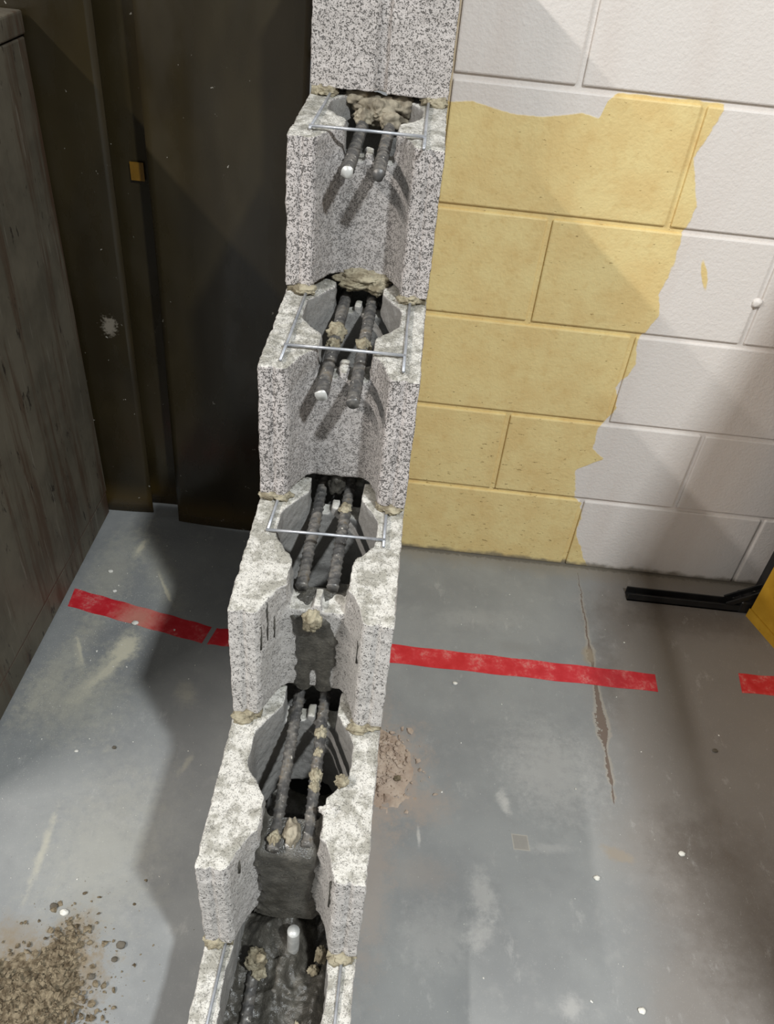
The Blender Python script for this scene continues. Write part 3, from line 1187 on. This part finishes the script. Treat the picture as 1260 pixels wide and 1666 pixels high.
C_(link('lower_panel', slab(0, 0.0, .024), YEL), ym, yl_)
C_(link('housing', slab(.003, .0255, 1.05), YEL), ym, yl_)
C_(link('added_shade_arm', box_mesh(.77, 1.6, -1.22, -.33, 1.051, 1.55, .01, 2), YEL), ym, yl_)  # unseen box, added to shade the floor and back wall on the right


# ---------------------------------------------------------------- crumbs and dust
def crumbs(n, place, smin, smax, seed, z=lambda x, y: 0.0):
    rs = np.random.RandomState(seed)
    bm = bmesh.new(); bmesh.ops.create_icosphere(bm, subdivisions=1, radius=1)
    base = np.array([v.co[:] for v in bm.verts]); fc = np.array([[v.index for v in f.verts] for f in bm.faces]); bm.free()
    V, Fc = [], []
    for q in range(n):
        x, y = place(rs)
        s = smin + (smax - smin) * rs.rand() ** 4.0
        p = base * (1 + .35 * rs.randn(len(base), 1)).clip(.5, 1.5) * np.array([1, rs.uniform(.5, 1.1), rs.uniform(.4, .8)]) * s
        a = rs.rand() * 6.28
        p = np.stack([p[:, 0] * np.cos(a) - p[:, 1] * np.sin(a), p[:, 0] * np.sin(a) + p[:, 1] * np.cos(a), p[:, 2]], 1)
        p += np.array([x, y, z(x, y) + s * .35])
        Fc.append(fc + len(V) * len(base)); V.append(p)
    return mesh(np.concatenate(V), np.concatenate(Fc).tolist())


def pile_z(x, y):
    return .012 * math.exp(-((x + .47) / .06) ** 2 - ((y + .86) / .055) ** 2) + .003 * math.exp(-((x + .425) / .03) ** 2 - ((y + .80) / .05) ** 2)


def place_pile(rs):
    r = rs.rand()
    if r < .72: return rs.normal(-.46, .042), rs.normal(-.868, .032)
    if r < .93: return rs.normal(-.425, .014), rs.normal(-.79, .030)
    return rs.normal(-.42, .05), rs.normal(-.80, .06)


hm = height_mesh(-.60, -.34, -1.0, -.72, lambda P: np.array([pile_z(x, y) for x, y, _ in P]) - .0022 + .0012 * fbm(P, 70, 4, 3), .004)
o = link('sweepings_pile', join_meshes([hm, crumbs(5600, place_pile, .0004, .0052, 3, pile_z)]), CRUMB)
prop(o, 'heap of brown mortar crumbs and grit in the lower left corner', 'debris', kind='stuff')


def dust_z(x, y):
    return .030 * math.exp(-((x - .003) / .030) ** 2 - ((y + .40) / .045) ** 2) + .008 * math.exp(-((x - .04) / .035) ** 2 - ((y + .42) / .05) ** 2)


def place_dust(rs):
    return abs(rs.normal(.004, .034)), rs.normal(-.405, .04)


hm = height_mesh(.0005, .125, -.56, -.28, lambda P: np.array([dust_z(x, y) for x, y, _ in P]) - .0024 + .0016 * fbm(P, 60, 14, 3), .003)
o = link('mortar_spill', join_meshes([hm, crumbs(420, place_dust, .0007, .0065, 8, dust_z)]), DUST)
prop(o, 'tan spill of mortar dust at the right foot of block wall', 'debris', kind='stuff')


def place_floor(rs):
    if rs.rand() < .6: return rs.uniform(-.66, -.3), rs.uniform(-.7, .15)
    return rs.uniform(.05, .8), rs.uniform(-.85, .1)


o = link('floor_grit', crumbs(230, place_floor, .0005, .0022, 12), WHITECHIP)
prop(o, 'fine pale grit scattered over the grey floor', 'grit', kind='stuff')

chips = [(-.445, -.721, .0065, 0, 'white oval pebble beside a dark crumb above the sweepings'), (-.464, -.713, .006, 1, 'round dark crumb beside the white pebble on the left floor'),
         (-.346, -.758, .007, 1, 'flat dark chip on the left floor nearest the block wall'), (-.349, -.778, .0045, 1, 'small dark chip just below the flat dark chip, left floor'),
         (-.375, -.804, .0055, 1, 'brown crumb at right edge of the sweepings heap'), (-.615, -.001, .006, 0, 'white chip on floor by the cabinet, near the curtain'),
         (-.587, -.057, .0045, 0, 'white chip just above the left red tape'), (-.517, -.140, .007, 0, 'white mortar flake lying on the left red tape'),
         (-.464, -.432, .004, 1, 'small dark pebble between the cream smear and the block wall'), (-.527, -.447, .0035, 0, 'small white chip below the cream dust smear'),
         (.390, -.576, .0055, 0, 'white flat chip right of the lower floor joint'), (.545, -.517, .006, 0, 'white chip on the dirty brown floor at right'),
         (.655, -.299, .005, 1, 'lone dark round pebble on right floor below the short tape'), (.151, -.205, .005, 0, 'white sliver just below the long red tape'),
         (.432, -.770, .006, 0, 'white chip at the bottom edge of right floor')]
chips += [(-.043 + .09, -.437, .007, 2, 'round grey clod in the tan mortar spill')]
for q, (x, y, s, c, lab) in enumerate(chips):
    me = lump_mesh((0, 0, 0), (s, s * .75, s * .5), 200 + q, .22, 1.6, 3, flat=-s * .3)
    o = link('mortar_chip', me, (WHITECHIP, DARKCHIP, CRUMB)[c], None, True)
    o.location = (x, y, s * .3 + (dust_z(x, y) - .001 if c == 2 else (.0006 if 'tape' in lab and 'lying' in lab else 0)))
    prop(o, lab, 'mortar chip', 'loose chips on the floor')
